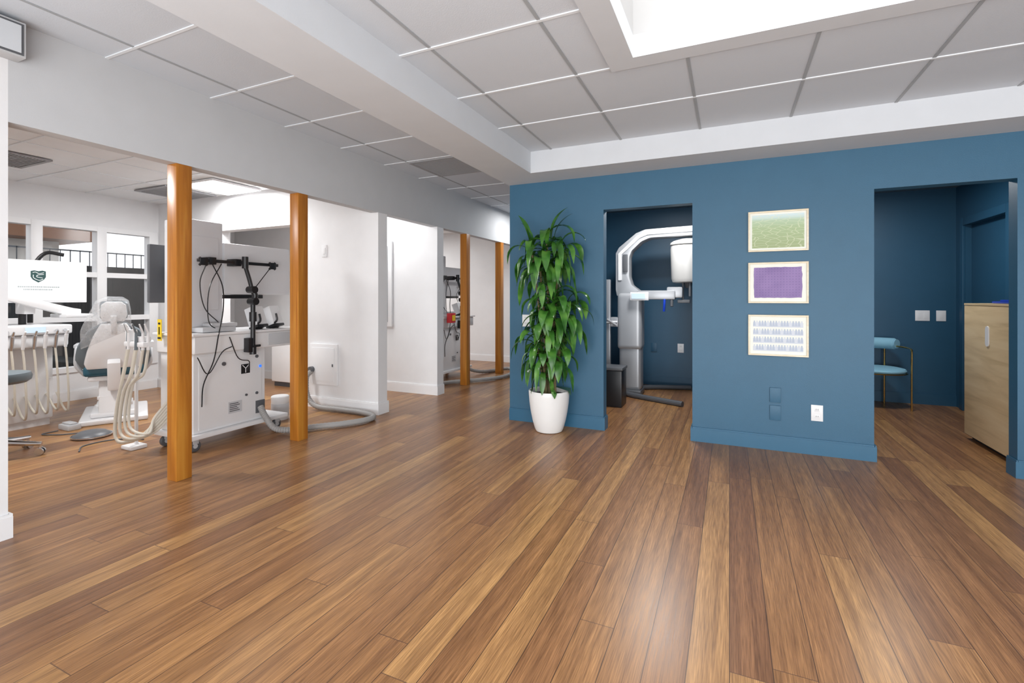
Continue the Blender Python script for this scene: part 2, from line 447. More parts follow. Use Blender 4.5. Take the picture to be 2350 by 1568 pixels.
b = B()
b.box(XB1, -3.19, .55, 1.175, 2.39, 2.565, .004).box(-3.19, -3.187, .57, 1.165, 2.40, 2.555, mi=2).box(-3.188, -3.184, .57, 1.155, 2.41, 2.545, mi=1)
b.done('trim_6', [BEAMP, SOFF, DGREY], kind=ST, label='boxed recess at the top of the wall')

# ------------------------------------------------------------ posts
ytops = [1.99, 2.96, 5.772, 6.857]
p0 = B().box(-3.38, -3.28, ytops[0]-.05, ytops[0]+.05, 0, 2.08, .004).done('wooden_post', POST, label='square orange-stained wooden post under the header beam', category='post', group='orange wooden posts')
for y in ytops[1:]:
    q = p0.copy(); COL.objects.link(q); q.location = (-3.33, y, 0)

# ------------------------------------------------------------ ceiling vents / lamps
def vent(name, cx, cy, z, label, col):
    e = thing(name, (cx, cy, z), label, 'vent', None)
    b = B(); h = .295
    b.box(cx-h, cx+h, cy-h, cy-h+.03, z-.012, z).box(cx-h, cx+h, cy+h-.03, cy+h, z-.012, z).box(cx-h, cx-h+.03, cy-h+.03, cy+h-.03, z-.012, z).box(cx+h-.03, cx+h, cy-h+.03, cy+h-.03, z-.012, z)
    b.done('frame', col, e)
    b = B()
    for k in range(24):
        yy = cy-h+.04+k*.0225
        b.box(cx-h+.03, cx+h-.03, yy, yy+.012, z-.010, z-.003)
    b.box(cx-h+.03, cx+h-.03, cy-h+.03, cy+h-.03, z-.003, z, mi=1)
    b.done('louver', [col, DGREY], e)
VG = M('vent_grey', (.32, .32, .33), .5)
vent('ceiling_vent', -2.69, 4.31, ZL-.007, 'square grey air return grille set in the tile ceiling', VG)
vent('ceiling_vent', -6.0, 3.55, ZB-.007, 'square grey louvred vent set in the bay ceiling', VG)
vent('ceiling_vent', -5.9, 1.95, ZB-.007, 'square grey louvred vent set in the bay ceiling', VG)
def panel_light(cx, cy, z, w, l, P, label='square flat ceiling light panel, lit white'):
    e = thing('ceiling_light', (cx, cy, z), label, 'light')
    B().box(cx-w/2, cx+w/2, cy-l/2, cy+l/2, z-.02, z, .003).done('housing', BASEW, e)
    B().box(cx-w/2+.02, cx+w/2-.02, cy-l/2+.02, cy+l/2-.02, z-.024, z-.02).done('diffuser', LAMP, e)
    li = bpy.data.lights.new('lamp', 'AREA'); li.shape = 'RECTANGLE'; li.size = w*.9; li.size_y = l*.9; li.energy = P
    lo = bpy.data.objects.new('lamp', li); lo.location = (cx, cy, z-.03); COL.objects.link(lo)
panel_light(-5.2, 3.55, ZB-.007, .58, .58, 40)
panel_light(-4.9, 1.2, ZB-.007, .58, .58, 46)
panel_light(-5.6, 6.6, ZB-.007, .58, .58, 46)
panel_light(-4.2, 4.52, ZB-.007, .5, .5, 13)
panel_light(-2.69, 6.9, ZL-.007, .58, .58, 17)  # panel added out of view to brighten the corridor
panel_light(-.7, 5.3, 2.42, .4, .4, 34)
panel_light(1.3, 5.6, 2.42, .4, .4, 22)  # unseen panel, added to lift the light in the hall

# ------------------------------------------------------------ framed art
def art_green():
    m, nt, b = new_mat('green_landscape_print')
    tc = nt.nodes.new('ShaderNodeTexCoord')
    sp = nt.nodes.new('ShaderNodeSeparateXYZ'); nt.links.new(tc.outputs['Object'], sp.inputs[0])
    v = nt.nodes.new('ShaderNodeTexVoronoi'); v.feature = 'DISTANCE_TO_EDGE'; v.inputs['Scale'].default_value = 34
    mp = nt.nodes.new('ShaderNodeMapping'); mp.inputs['Scale'].default_value = (.45, 1, 1.3)
    nt.links.new(tc.outputs['Object'], mp.inputs[0]); nt.links.new(mp.outputs[0], v.inputs['Vector'])
    line = math_node(nt, 'LESS_THAN', v.outputs['Distance'], .045)
    z = math_node(nt, 'DIVIDE', math_node(nt, 'SUBTRACT', sp.outputs[2], .03), .26)
    g = ramp(nt, z, [(0, (.31, .38, .19)), (.6, (.36, .47, .26)), (.82, (.42, .55, .38)), (.90, (.52, .66, .62)), (1, (.60, .73, .76))])
    nt.links.new(mixc(nt, math_node(nt, 'MULTIPLY', line, .45), g, (.66, .70, .50)), b.inputs['Base Color'])
    b.inputs['Roughness'].default_value = .5
    return m
def art_purple():
    m, nt, b = new_mat('purple_dot_print')
    tc = nt.nodes.new('ShaderNodeTexCoord')
    v = nt.nodes.new('ShaderNodeTexVoronoi'); v.inputs['Scale'].default_value = 48; v.inputs['Randomness'].default_value = .0
    nt.links.new(tc.outputs['Object'], v.inputs['Vector'])
    dot = math_node(nt, 'LESS_THAN', v.outputs['Distance'], .36)
    n = nt.nodes.new('ShaderNodeTexNoise'); n.inputs['Scale'].default_value = 5
    nt.links.new(tc.outputs['Object'], n.inputs['Vector'])
    g = ramp(nt, n.outputs['Fac'], [(.35, (.19, .115, .31)), (.65, (.27, .175, .40))])
    nt.links.new(mixc(nt, math_node(nt, 'MULTIPLY', dot, .6), g, (.07, .04, .18)), b.inputs['Base Color'])
    b.inputs['Roughness'].default_value = .5
    return m
PRG, PRP = art_green(), art_purple()
TRI = M('blue_grey_ink', (.44, .50, .60), .6); TRI2 = M('pale_blue_ink', (.60, .64, .70), .6)
def frame(z0, z1, label, kind):
    x0, x1 = .137, .553; yb = YB0
    e = thing('picture_frame', ((x0+x1)/2, yb, z0), label, 'picture', 'framed prints on the blue wall')
    b = B(); f = .013
    b.box(x0, x1, yb-.025, yb-.001, z0, z0+f, .002).box(x0, x1, yb-.025, yb-.001, z1-f, z1, .002)
    b.box(x0, x0+f, yb-.025, yb-.001, z0+f, z1-f, .002).box(x1-f, x1, yb-.025, yb-.001, z0+f, z1-f, .002)
    b.done('frame', FRAMEW, e)
    B().box(x0+f, x1-f, yb-.012, yb-.004, z0+f, z1-f).done('mat', MATP, e)
    ix0, ix1, iz0, iz1 = x0+.035, x1-.035, z0+.035, z1-.035
    if kind == 'g': B().box(x0+.028, x1-.028, yb-.014, yb-.0125, z0+.028, z1-.028).done('print', PRG, e)
    if kind == 'p':
        poly = []
        n = 14
        for k in range(n): poly.append((ix0+.01+(ix1-ix0-.02)*k/n, iz0+.008+random.uniform(-.002, .002)))
        for k in range(8): poly.append((ix1-.008+random.uniform(-.003, .003), iz0+.008+(iz1-iz0-.012)*k/8))
        for k in range(n): poly.append((ix1-.01-(ix1-ix0-.02)*k/n, iz1-.004+random.uniform(-.002, .002)))
        for k in range(8): poly.append((ix0+.006+random.uniform(-.003, .003), iz1-.006-(iz1-iz0-.012)*k/8))
        B().prism(poly, 'y', yb-.014, yb-.0125).done('print', PRP, e)
    if kind == 't':
        b = B(); rows = 4; cols = 18
        hz = (iz1-iz0)/rows
        for r in range(rows):
            b.box(ix0, ix1, yb-.0135, yb-.0125, iz0+r*hz+.002, iz0+r*hz+.038, mi=1)
            for c in range(cols):
                w = (ix1-ix0)/cols; cx = ix0+(c+.5)*w; zb = iz0+r*hz+.010
                b.prism([(cx-w*.48, zb), (cx+w*.48, zb), (cx+w*.2, zb+hz*.66), (cx-w*.2, zb+hz*.66)], 'y', yb-.0145, yb-.0135, mi=(0 if (r+c) % 4 else 1))
        b.done('print', [TRI, TRI2], e)
frame(1.567, 1.886, 'pale wood frame with a green field print', 'g')
frame(1.159, 1.481, 'pale wood frame with a purple dotted print', 'p')
frame(.744, 1.066, 'pale wood frame with rows of blue grey triangles', 't')

# ------------------------------------------------------------ plates
def plate(name, x, y, z, w, h, mat, label, kind='outlet'):
    e = thing(name, (x, y, z-h/2), label, 'outlet' if 'outlet' in name else 'switch')
    d = .012 if kind == 'blank' else .007
    B().box(x-w/2, x+w/2, y-d, y-.0005, z-h/2, z+h/2, .0015).done('cover_plate', mat, e)
    if kind == 'outlet':
        for dz in (-.026, .026):
            b = B()
            b.box(x-.016, x+.016, y-.010, y-.0071, z+dz-.015, z+dz+.015, .001)
            b.box(x-.008, x-.005, y-.0108, y-.0101, z+dz-.004, z+dz+.008, mi=1).box(x+.005, x+.008, y-.0108, y-.0101, z+dz-.004, z+dz+.008, mi=1)
            b.done('socket', [mat, DGREY], e)
    elif kind == 'switch':
        n = 2 if w > .1 else 1
        for k in range(n):
            xx = x+(k-(n-1)/2)*.058
            B().box(xx-.017, xx+.017, y-.010, y-.0071, z-.034, z+.034, .001).done('rocker', mat, e)
plate('wall_outlet', .609, YB0, .32, .078, .122, PLAST, 'white duplex outlet low on the blue wall')
plate('wall_plate', .3285, YB0, .435, .075, .115, BLUE, 'blank cover plate painted blue', 'blank')
plate('wall_plate', .3285, YB0, .295, .075, .115, BLUE, 'blank cover plate painted blue', 'blank')
plate('wall_outlet', -.60, 6.85, .52, .08, .12, PLAST, 'white duplex outlet in the dark blue room')
plate('wall_outlet', -.95, 6.85, .52, .08, .12, BLUED, 'outlet painted blue, darkened as in shade', 'blank')
plate('light_switch', 1.985, 6.85, 1.0, .13, .118, PLAST, 'white double light switch on the dark blue wall', 'switch')
plate('light_switch', 2.15, 6.85, 1.0, .085, .118, PLAST, 'white single light switch on the dark blue wall', 'switch')
plate('light_switch', -4.014, 3.91, 1.71, .075, .13, PLAST, 'white wall control plate on the partition', 'switch')
plate('wall_outlet', -1.80, YB0, .98, .075, .115, PLAST, 'white outlet behind the plant')

# ------------------------------------------------------------ potted plant
PX, PY = -1.485, 4.085
e = thing('potted_plant', (PX, PY, 0), 'tall corn plant with arching glossy leaves in a white pot', 'plant')
B().lathe([(0, 0), (.105, 0), (.118, .006), (.130, .03), (.150, .10), (.166, .18), (.177, .26), (.183, .33), (.184, .362), (.180, .370), (.172, .368), (.168, .34), (.160, .31), (0, .31)], (PX, PY, 0)).done('pot', CREAM, e, label='white rounded tapering pot')
B().lathe([(0, .335), (.10, .334), (.165, .325), (.160, .312), (0, .312)], (PX, PY, 0)).done('soil', SOIL, e)
heads = [(-.17, -.02, 1.60, .36, 18), (.0, -.06, 1.66, .40, 20), (.12, -.02, 1.62, .38, 18), (-.06, -.10, 1.48, .32, 12),
         (-.04, -.05, 1.14, .32, 16), (.08, -.08, 1.18, .38, 20), (.18, -.02, 1.10, .36, 20), (.05, -.12, 1.02, .32, 14),
         (-.11, -.05, .82, .32, 18), (.03, -.09, .82, .36, 18), (.12, -.03, .76, .30, 14), (-.02, -.10, .66, .28, 14)]
b = B()
for hx, hy, hz, L, n in heads:
    sx = hx*.35
    b.tube([(PX+sx, PY+hy*.3, .32), (PX+sx*1.1, PY+hy*.4, hz*.5), (PX+hx*.8, PY+hy*.8, hz-.12), (PX+hx, PY+hy, hz+.02)], .010, 8, 5)
b.done('stem', CANE, e)
t = bmesh.new()
def leaf(t, base, az, el, L, w, droop=1.0):
    N = 10; p = Vector(base); rows = []
    step = L/N; e_ = el
    tw = random.uniform(-.5, .5)
    dr = random.uniform(.20, .34)*droop
    az_ = az
    bend = random.uniform(-.05, .05)
    for i in range(N+1):
        u = i/N
        az_ += bend
        side = Vector((-math.sin(az_), math.cos(az_), 0))
        d = Vector((math.cos(az_)*math.cos(e_), math.sin(az_)*math.cos(e_), math.sin(e_)))
        up = side.cross(d)*-1
        if up.z < 0 and abs(e_) < 1.2: up = -up
        ww = w*(.30+.70*math.sin(min(1, u*1.9)*math.pi/2))*(1 if u < .5 else max(.02, 1-((u-.5)/.5)**1.9))
        sd = (side+up*tw*u).normalized()
        rows.append((p-sd*ww+up*ww*.28, p.copy(), p+sd*ww+up*ww*.28))
        p = p+d*step*(1 if e_ > -1.0 else .95)
        e_ -= dr*(1.2 if i > 0 else .7)
        e_ = max(e_, -1.40)
    vs = []
    for r in rows:
        rr = []
        for q in r:
            q = q.copy()
            if q.y > 4.20: q.y = 4.20+(q.y-4.20)*.25
            q.y = min(q.y, 4.268)
            if q.z < .39:
                dx, dy = q.x-PX, q.y-PY; R = math.hypot(dx, dy)
                if R < .2: q.x = PX+dx*.2/max(R, .02); q.y = min(PY+dy*.2/max(R, .02), 4.268)
            rr.append(t.verts.new(q))
        vs.append(rr)
    for a, c in zip(vs, vs[1:]):
        t.faces.new((a[0], a[1], c[1], c[0])); t.faces.new((a[1], a[2], c[2], c[1]))
for hx, hy, hz, L, n in heads:
    for k in range(n):
        az = k*2.399+random.uniform(-.3, .3)
        el = 1.20-1.5*(k/n)+random.uniform(-.2, .2)
        zz = hz+.04-.22*(k/n)
        leaf(t, (PX+hx*(1-.1*k/n), PY+hy, zz), az, el, L*random.uniform(.8, 1.15), random.uniform(.026, .040))
for (hx, hz, a, l) in ((-.17, 1.66, 3.0, .36), (.03, 1.72, 1.0, .36), (.06, 1.70, .3, .32), (-.15, 1.66, 2.6, .30)):
    leaf(t, (PX+hx, PY-.03, hz), a, 1.5, l, .028, .35)
b = B(); b._merge(t)
fo = b.done('foliage', LEAF, e, ang=60)

# ------------------------------------------------------------ oak cabinet
cx0, cx1, cy0, cy1, cz = 1.835, 2.235, 4.47, 5.35, 1.155
e = thing('storage_cabinet', ((cx0+cx1)/2, (cy0+cy1)/2, 0), 'tall light oak cabinet with white pull against the blue wall', 'cabinet')
B().box(cx0+.022, cx1, cy0, cy1, .05, cz-.02).box(cx0, cx1, cy0-.004, cy1+.004, cz-.018, cz, .002).done('body', OAK, e)
B().box(cx0+.05, cx1-.01, cy0+.01, cy1-.01, 0, .05).done('plinth', BLACK, e)
d1 = B().box(cx0, cx0+.02, cy0+.003, cy1-.003, .045, cz-.022, .0015).done('door', OAK, e)
def stad(cy, z0, z1, r):
    P = []
    for k in range(9): P.append((cy+r*math.cos(math.pi*k/8), z1-r+r*math.sin(math.pi*k/8)))
    for k in range(9): P.append((cy-r*math.cos(math.pi*k/8), z0+r-r*math.sin(math.pi*k/8)))
    return P
B().prism(stad(4.94, .82, .98, .027), 'x', cx0-.006, cx0+.001).done('handle', BASEW, d1, label='white oval recessed pull')
B().box(1.90, 2.17, 4.6, 5.05, cz+.001, cz+.018, .006).box(1.93, 2.14, 4.64, 5.0, cz+.018, cz+.03, .005).done('folder', BLUEG, label='bright blue flat folder lying on the oak cabinet', category='folder')

# ------------------------------------------------------------ brass chair
e = thing('dining_chair', (0, 0, 0), 'light blue upholstered chair with thin brass tube legs', 'chair')
b = B(); b.lathe([(0, .385), (.20, .385), (.245, .392), (.255, .408), (.245, .425), (.20, .435), (0, .437)], (0, 0, 0)); b.done('seat', LBLUE, e)
arc = [(.25*math.sin(math.radians(d)), .02+.20*math.cos(math.radians(d)), .685) for d in range(-56, 57, 8)]
b = B(); b.tube(arc, lambda u: .064*(1 if .05 < u < .95 else .8), 14, 2); b.done('backrest', LBLUE, e)
for sx in (-1, 1):
    B().tube([(sx*.20, .13, .66), (sx*.262, .02, .655), (sx*.262, -.12, .652), (sx*.26, -.155, .62), (sx*.258, -.16, .45), (sx*.258, -.16, 0)], .009, 10, 6).done('leg', GOLD, e)
    B().tube([(sx*.11, .20, .63), (sx*.11, .205, .35), (sx*.11, .21, 0)], .009, 10, 4).done('leg', GOLD, e)
B().tube([(.258*math.cos(a), -.02+.19*math.sin(a), .378) for a in [k*math.pi/12 for k in range(25)]], .007, 8, 2).done('seat_ring', GOLD, e)
place(e, (1.50, 6.53, 0), 0)

# ------------------------------------------------------------ x-ray machine
e = thing('dental_xray_machine', (-1.13, 6.10, 0), 'silver dental panoramic imaging machine with curved overhead arm', 'x-ray machine')
B().box(-1.255, -.985, 5.98, 6.20, .06, .70, .05, seg=4).done('column', SILV, e)
B().box(-1.275, -.975, 5.96, 6.23, .56, 1.26, .06, seg=4).done('column_sleeve', SILVL, e, label='light silver sliding sleeve')
b = B()
b.tube([(-.47, 5.58, .03), (-.95, 5.80, .03), (-1.15, 5.93, .03), (-1.22, 6.10, .03), (-1.12, 6.30, .03), (-.9, 6.5, .03), (-.46, 6.66, .03)], .03, 10, 6)
b.box(-1.25, -.98, 5.95, 6.25, .0, .07, .015)
b.done('base', DGREY, e)
poly = [(-1.285, 1.22), (-1.30, 1.30), (-1.30, 1.76), (-1.26, 1.83), (-1.05, 2.00), (-.94, 2.04), (.15, 2.07), (.15, 1.945), (-.88, 1.93), (-.98, 1.89), (-1.10, 1.78), (-1.13, 1.70), (-1.13, 1.46), (-1.10, 1.36), (-1.02, 1.30), (-.96, 1.24), (-.98, 1.22)]
B().prism(poly, 'y', 6.0, 6.20, bevel=.02).done('c_arm', SILVL, e, label='angular silver overhead arm')
poly2 = [(-1.262, 1.42), (-1.262, 1.75), (-1.03, 1.965), (-.92, 2.00), (.14, 2.03), (.14, 2.0), (-.91, 1.97), (-1.0, 1.935), (-1.22, 1.74), (-1.22, 1.42)]
B().prism(poly2, 'y', 5.985, 5.9995).done('arm_inlay', PLAST, e, label='white inlay along the arm')
B().box(-1.205, -1.145, 5.975, 5.9995, 1.52, 1.74, .01).done('vent_slot', DGREY, e)
b = B(); c = (-.45, 6.08, -.02)
b.lathe([(0, 1.40), (.14, 1.40), (.175, 1.41), (.19, 1.45), (.20, 1.80), (.195, 1.84), (0, 1.845)], c)
b.lathe([(0, 1.8455), (.192, 1.8455), (.205, 1.855), (.20, 1.88), (.17, 1.90), (.08, 1.925), (0, 1.925)], c)
b.done('xray_head', M('warm_grey_housing', (.58, .57, .55), .35), e, label='warm grey cylindrical imaging head')
B().cyl((-.45, 6.08, 1.38), (-.45, 6.08, 1.32), .05, .03).done('head_pivot', DGREY, e)
B().box(-1.02, -.58, 5.92, 6.06, 1.18, 1.29, .02).box(-.68, -.50, 5.94, 6.04, 1.20, 1.33, .02).done('control_arm', SILVL, e)
cp = B().box(-1.10, -.88, 5.89, 5.918, 1.17, 1.27, .008).done('control_panel', PLAST, e)
B().box(-1.08, -.92, 5.886, 5.8895, 1.19, 1.255).done('screen', UISCR, cp)
b = B(); b.cyl((-.5, 6.0, 1.18), (-.5, 6.0, 1.42), .012).box(-.56, -.42, 5.96, 6.02, 1.14, 1.18, .008).cyl((-.62, 5.93, 1.10), (-.62, 5.97, 1.30), .018).cyl((-.42, 5.95, 1.22), (-.42, 5.95, 1.38), .014)
b.done('chin_support', DGREY, e)
B().tube([(-.70, 5.92, 1.18), (-.70, 5.90, 1.12), (-.705, 5.90, 1.04)], .014, 8, 4).done('hand_grip', BLUEG, e, label='dark blue hand grip')
B().box(-1.42, -1.35, 5.93, 5.98, .02, 1.43, .012).done('side_post', SILV, e)
B().cyl((-1.40, 5.90, .90), (-1.27, 5.95, .90), .02).cyl((-1.38, 5.88, .94), (-1.27, 5.93, .86), .014).box(-1.36, -1.26, 5.98, 6.08, .84, .96, .01).done('bracket', SILVL, e)

e = thing('waste_bin', (-1.25, 5.39, 0), 'black upright rectangular waste bin on the wooden floor', 'bin')
B().box(-1.44, -1.07, 5.25, 5.52, 0, .40, .012).done('body', BLACK, e)
B().box(-1.45, -1.06, 5.24, 5.53, .402, .435, .01).done('lid', DGREY, e)

# ------------------------------------------------------------ mobile cart
def build_cart():
    e = thing('dental_cart', (-3.99, 2.67, 0), 'white mobile treatment cart with black arm, beside the posts', 'medical cart', 'mobile treatment carts')
    body = B().box(-4.20, -3.78, 2.36, 2.99, .135, .76, .012).box(-3.785, -3.774, 2.40, 2.95, .16, .74, .003).done('cabinet', PLAST, e)
    B().box(-4.22, -3.74, 2.32, 3.20, .10, .135, .008).done('base_plate', PLAST, e)
    B().box(-4.22, -3.74, 2.34, 3.25, .76, .90, .018, seg=3).box(-4.24, -3.72, 2.32, 3.27, .90, .922, .008).done('worktop', PLAST, e)
    B().box(-3.742, -3.735, 2.99, 3.22, .78, .885, .003).done('drawer', PLASTG, e)
    B().box(-4.15, -3.90, 2.36, 2.68, .922, 1.83, .012).box(-3.902, -3.893, 2.40, 2.64, 1.10, 1.70, .003).done('tower', SCREENBK, e, label='tall pale housing')
    mo = B().box(-3.95, -3.91, 2.70, 3.36, 1.23, 1.67, .01).box(-4.05, -3.95, 2.9, 3.1, 1.36, 1.55, .01).done('monitor', SCREENBK, e, label='flat monitor with a pale grey back')
    B().box(-3.945, -3.909, 2.70, 3.07, 1.195, 1.228, .004).done('stand_bar', BLACK, mo)
    B().box(-4.33, -4.29, 2.33, 2.85, 1.16, 1.64, .01).box(-4.29, -4.15, 2.45, 2.60, 1.34, 1.46, .01).done('monitor', DGREY, e, label='dark grey monitor seen from behind')
    b = B()
    b.box(-3.835, -3.805, 2.42, 3.15, 1.487, 1.513, .004).box(-3.895, -3.80, 2.50, 2.56, 1.47, 1.53, .006).box(-3.91, -3.80, 2.72, 2.78, 1.47, 1.53, .006)
    for yy in (2.45, 3.08):
        for s in (-1, 1):
            b.tube([(-3.80, yy-.03, 1.49-s*.03), (-3.80, yy+.03, 1.49+s*.03)], .010, 8, smooth=False)
        b.box(-3.80, -3.785, yy-.03, yy+.03, 1.46, 1.52, .004)
    b.done('mount_rail', BLACK, e)
    b = B()
    b.cyl((-3.75, 2.775, 1.45), (-3.75, 2.775, 1.55), .025).cyl((-3.80, 2.775, 1.50), (-3.74, 2.775, 1.50), .018)
    b.tube([(-3.75, 2.775, 1.47), (-3.72, 2.79, 1.36), (-3.70, 2.80, 1.27)], .017, 12, 5)
    b.cyl((-3.74, 2.80, 1.27), (-3.66, 2.80, 1.27), .030).cyl((-3.74, 2.81, 1.17), (-3.66, 2.81, 1.17), .030)
    b.tube([(-3.70, 2.80, 1.27), (-3.685, 2.82, 1.22), (-3.70, 2.81, 1.17)], .022, 12, 5)
    b.cyl((-3.70, 2.81, 1.17), (-3.70, 2.81, .74), .019).cyl((-3.70, 2.81, 1.0), (-3.70, 2.81, 1.08), .029).cyl((-3.70, 2.81, .72), (-3.70, 2.81, .78), .027)
    b.box(-3.745, -3.68, 2.755, 2.80, .74, .86, .005).cyl((-3.69, 2.76, .79), (-3.69, 2.87, .79), .010)
    b.done('articulated_arm', BLACK, e)
    for yy in (2.97, 3.14):
        X = Matrix.Translation((-3.86, yy, 1.0)) @ Euler((0, -.35, .15)).to_matrix().to_4x4()
        b = B(); b.box(-.05, .05, -.06, .06, -.06, .12, .012, X=X)
        b.box(-.052, .052, -.062, .062, -.075, -.05, .008, mi=1, X=X).tube([(.03, -.05, -.05), (.08, -.05, -.03), (.09, -.05, .03)], .009, 6, 3, mi=1, X=X)
        b.done('instrument_caddy', [PLAST, BLACK], e)
    B().box(-3.90, -3.76, 2.42, 2.70, .925, .965, .008).box(-3.89, -3.77, 2.50, 2.72, .965, .995, .006, X=None).done('tray', PLASTG, e)
    for pts, r in (([(-3.80, 2.52, 1.48), (-3.76, 2.58, 1.30), (-3.78, 2.60, 1.10), (-3.72, 2.52, .90), (-3.72, 2.48, .70), (-3.75, 2.42, .52), (-3.74, 2.40, .35)], .005),
                   ([(-3.80, 2.60, 1.48), (-3.77, 2.48, 1.28), (-3.75, 2.46, 1.02), (-3.77, 2.55, .94)], .004),
                   ([(-3.73, 2.62, .88), (-3.735, 2.70, .70), (-3.735, 2.80, .66), (-3.745, 2.79, .58)], .004),
                   ([(-3.80, 2.47, 1.46), (-3.84, 2.45, 1.32), (-3.86, 2.50, 1.12), (-3.84, 2.60, 1.0)], .004),
                   ([(-3.80, 3.05, 1.46), (-3.84, 2.98, 1.34), (-3.86, 2.92, 1.24), (-3.86, 2.96, 1.14)], .004),
                   ([(-3.73, 2.36, .74), (-3.74, 2.45, .60), (-3.735, 2.56, .76), (-3.73, 2.64, .80)], .004)):
        B().tube(pts, r, 6, 6).done('cable', BLACK, e)
    b = B(); b.box(-3.774, -3.771, 2.755, 2.835, .555, .635)
    b.tube([(-3.7705, 2.765, .628), (-3.7705, 2.795, .598), (-3.7705, 2.795, .562)], .0035, 6, mi=1, smooth=False).tube([(-3.7705, 2.825, .628), (-3.7705, 2.795, .598)], .0035, 6, mi=1, smooth=False)
    b.done('sticker', [BLACK, PLAST], e, label='black square sticker with a white Y')
    b = B(); b.box(-3.774, -3.7705, 2.64, 2.76, .24, .335)
    for k in range(5): b.box(-3.7705, -3.770, 2.65, 2.65+.09-.012*(k % 3), .255+k*.015, .262+k*.015, mi=1)
    b.done('rating_plate', [PLASTG, DGREY], e)
    B().cyl((-3.775, 2.935, .60), (-3.769, 2.935, .60), .012).done('indicator_light', LED, e)
    for (yy, zz, r) in ((2.80, .37, .010), (2.60, .66, .016), (2.90, .69, .014), (2.90, .37, .012)):
        B().cyl((-3.775, yy, zz), (-3.765, yy, zz), r).done('port', DGREY, e)
    B().box(-3.776, -3.768, 2.89, 2.98, .19, .30, .004).done('hose_port', DGREY, e)
    for (x, y) in ((-3.80, 2.38), (-4.16, 2.38), (-3.80, 3.12), (-4.16, 3.12)):
        b = B(); b.cyl((x-.014, y, .045), (x+.014, y, .045), .045, mi=0, bevel=.006).box(x-.02, x+.02, y-.02, y+.025, .06, .10, .004, mi=1).cyl((x-.017, y, .045), (x+.017, y, .045), .018, mi=1)
        b.done('caster', [DGREY, PLASTG], e)
    return e
cart = build_cart()
cart2 = copy_thing(cart, (-3.99, 2.67+3.5, 0), 0, 'white mobile treatment cart beside the farther wooden posts')

B().box(-4.14, -4.09, 2.305, 2.31, .86, 1.03).tube([(-4.115, 2.303, .91), (-4.115, 2.303, .97)], .004, 6, mi=1, smooth=False).box(-4.133, -4.097, 2.302, 2.3045, .875, .89, mi=1).box(-4.127, -4.103, 2.302, 2.3045, .99, 1.005, mi=1).done('warning_card', [YEL, BLACK], label='yellow warning card hanging on the white cart', category='sign')
B().box(-3.71, -3.63, 5.90, 6.02, .84, .98, .008).box(-3.63, -3.626, 5.92, 6.0, .87, .95, mi=1).done('sharps_container', [RED, YEL], label='small red container mounted on the white cart', category='container')

e = thing('suction_holder', (-4.20, 2.20, 0), 'white instrument holder with looping beige suction hoses', 'dental instruments')
B().box(-4.32, -4.06, 2.16, 2.24, .82, .86, .01).box(-4.34, -4.28, 2.18, 2.24, .84, .95, .01).box(-4.20, -4.10, 2.17, 2.24, .86, .90, .008).done('holder', PLAST, e)
for k, (x, y) in enumerate(((-4.30, 2.18), (-4.25, 2.16), (-4.20, 2.18), (-4.15, 2.16), (-4.10, 2.18), (-4.07, 2.20))):
    B().cyl((x, y, .80), (x, y, .93), .012, .009).cyl((x, y, .93), (x+.01, y-.03, 1.0), .008, .005).done('suction_tip', PLAST if k % 3 else SLATE, e)
    o = .035*k
    B().tube([(x, y, .80), (x-.02, y-.02, .62), (x-.04-o*.4, y-.05, .35+o), (x-.0-o*.5, y-.08, .12+o*.6), (x+.08, y-.04, .09+o*.5), (-4.05, 2.23, .16+o*.6), (-4.03, 2.315, .24+o*.8)], .010, 8, 8).done('hose', BEIGE, e)
B().box(-4.33, -4.31, 2.24, 2.26, .0, .84, .004).box(-4.40, -4.26, 2.18, 2.30, 0, .03, .01).done('stand', PLAST, e)

b = B(); b.tube([(-4.16, 3.86, .40), (-4.16, 3.80, .34), (-4.14, 3.79, .16), (-4.02, 3.79, .05), (-3.75, 3.82, .032), (-3.42, 3.82, .032), (-3.20, 3.74, .032), (-3.17, 3.60, .032), (-3.27, 3.40, .032), (-3.42, 3.22, .032), (-3.53, 3.06, .032), (-3.62, 2.96, .06), (-3.70, 2.93, .16), (-3.765, 2.93, .245)], .024, 12, 14, rib=.16)
b.done('vacuum_hose', GREYH, label='grey corrugated hose running from wall panel to the cart', category='hose')
b = B(); b.tube([(-3.765, 6.43, .245), (-3.68, 6.50, .10), (-3.55, 6.75, .032), (-3.35, 7.2, .032), (-3.15, 7.0, .032), (-3.05, 6.5, .032), (-3.2, 6.1, .032), (-3.5, 5.75, .032), (-3.62, 5.5, .032)], .024, 12, 12, rib=.16)
b.done('vacuum_hose', GREYH, label='grey corrugated hose coiled beside the farther post', category='hose')
e = thing('wall_service_box', (-4.01, 3.90, .26), 'white service box fixed to the partition wall', 'wall box')
B().box(-4.207, -3.814, 3.885, 3.909, .26, .70, .004).done('housing', WHITE, e)
dr = B().box(-4.17, -3.85, 3.879, 3.8845, .30, .66, .002).done('cover_door', WHITE, e)
B().box(-3.875, -3.862, 3.872, 3.8785, .46, .49).done('latch', DGREY, dr)
B().cyl((-4.16, 3.884, .42), (-4.16, 3.84, .42), .032).done('port', DGREY, e)
e = thing('wipes_tub', (-4.06, 3.38, 0), 'white cylindrical wipes tub standing on the floor', 'tub')
b = B(); b.lathe([(0, 0), (.075, 0), (.08, .01), (.08, .19), (.082, .195), (.082, .225), (.075, .232), (0, .232)], (-4.06, 3.38, 0))
b.done('tub', PLAST, e)
B().lathe([(.0805, .04), (.0815, .04), (.0815, .16), (.0805, .16)], (-4.06, 3.38, 0)).done('label_band', PLASTG, e)

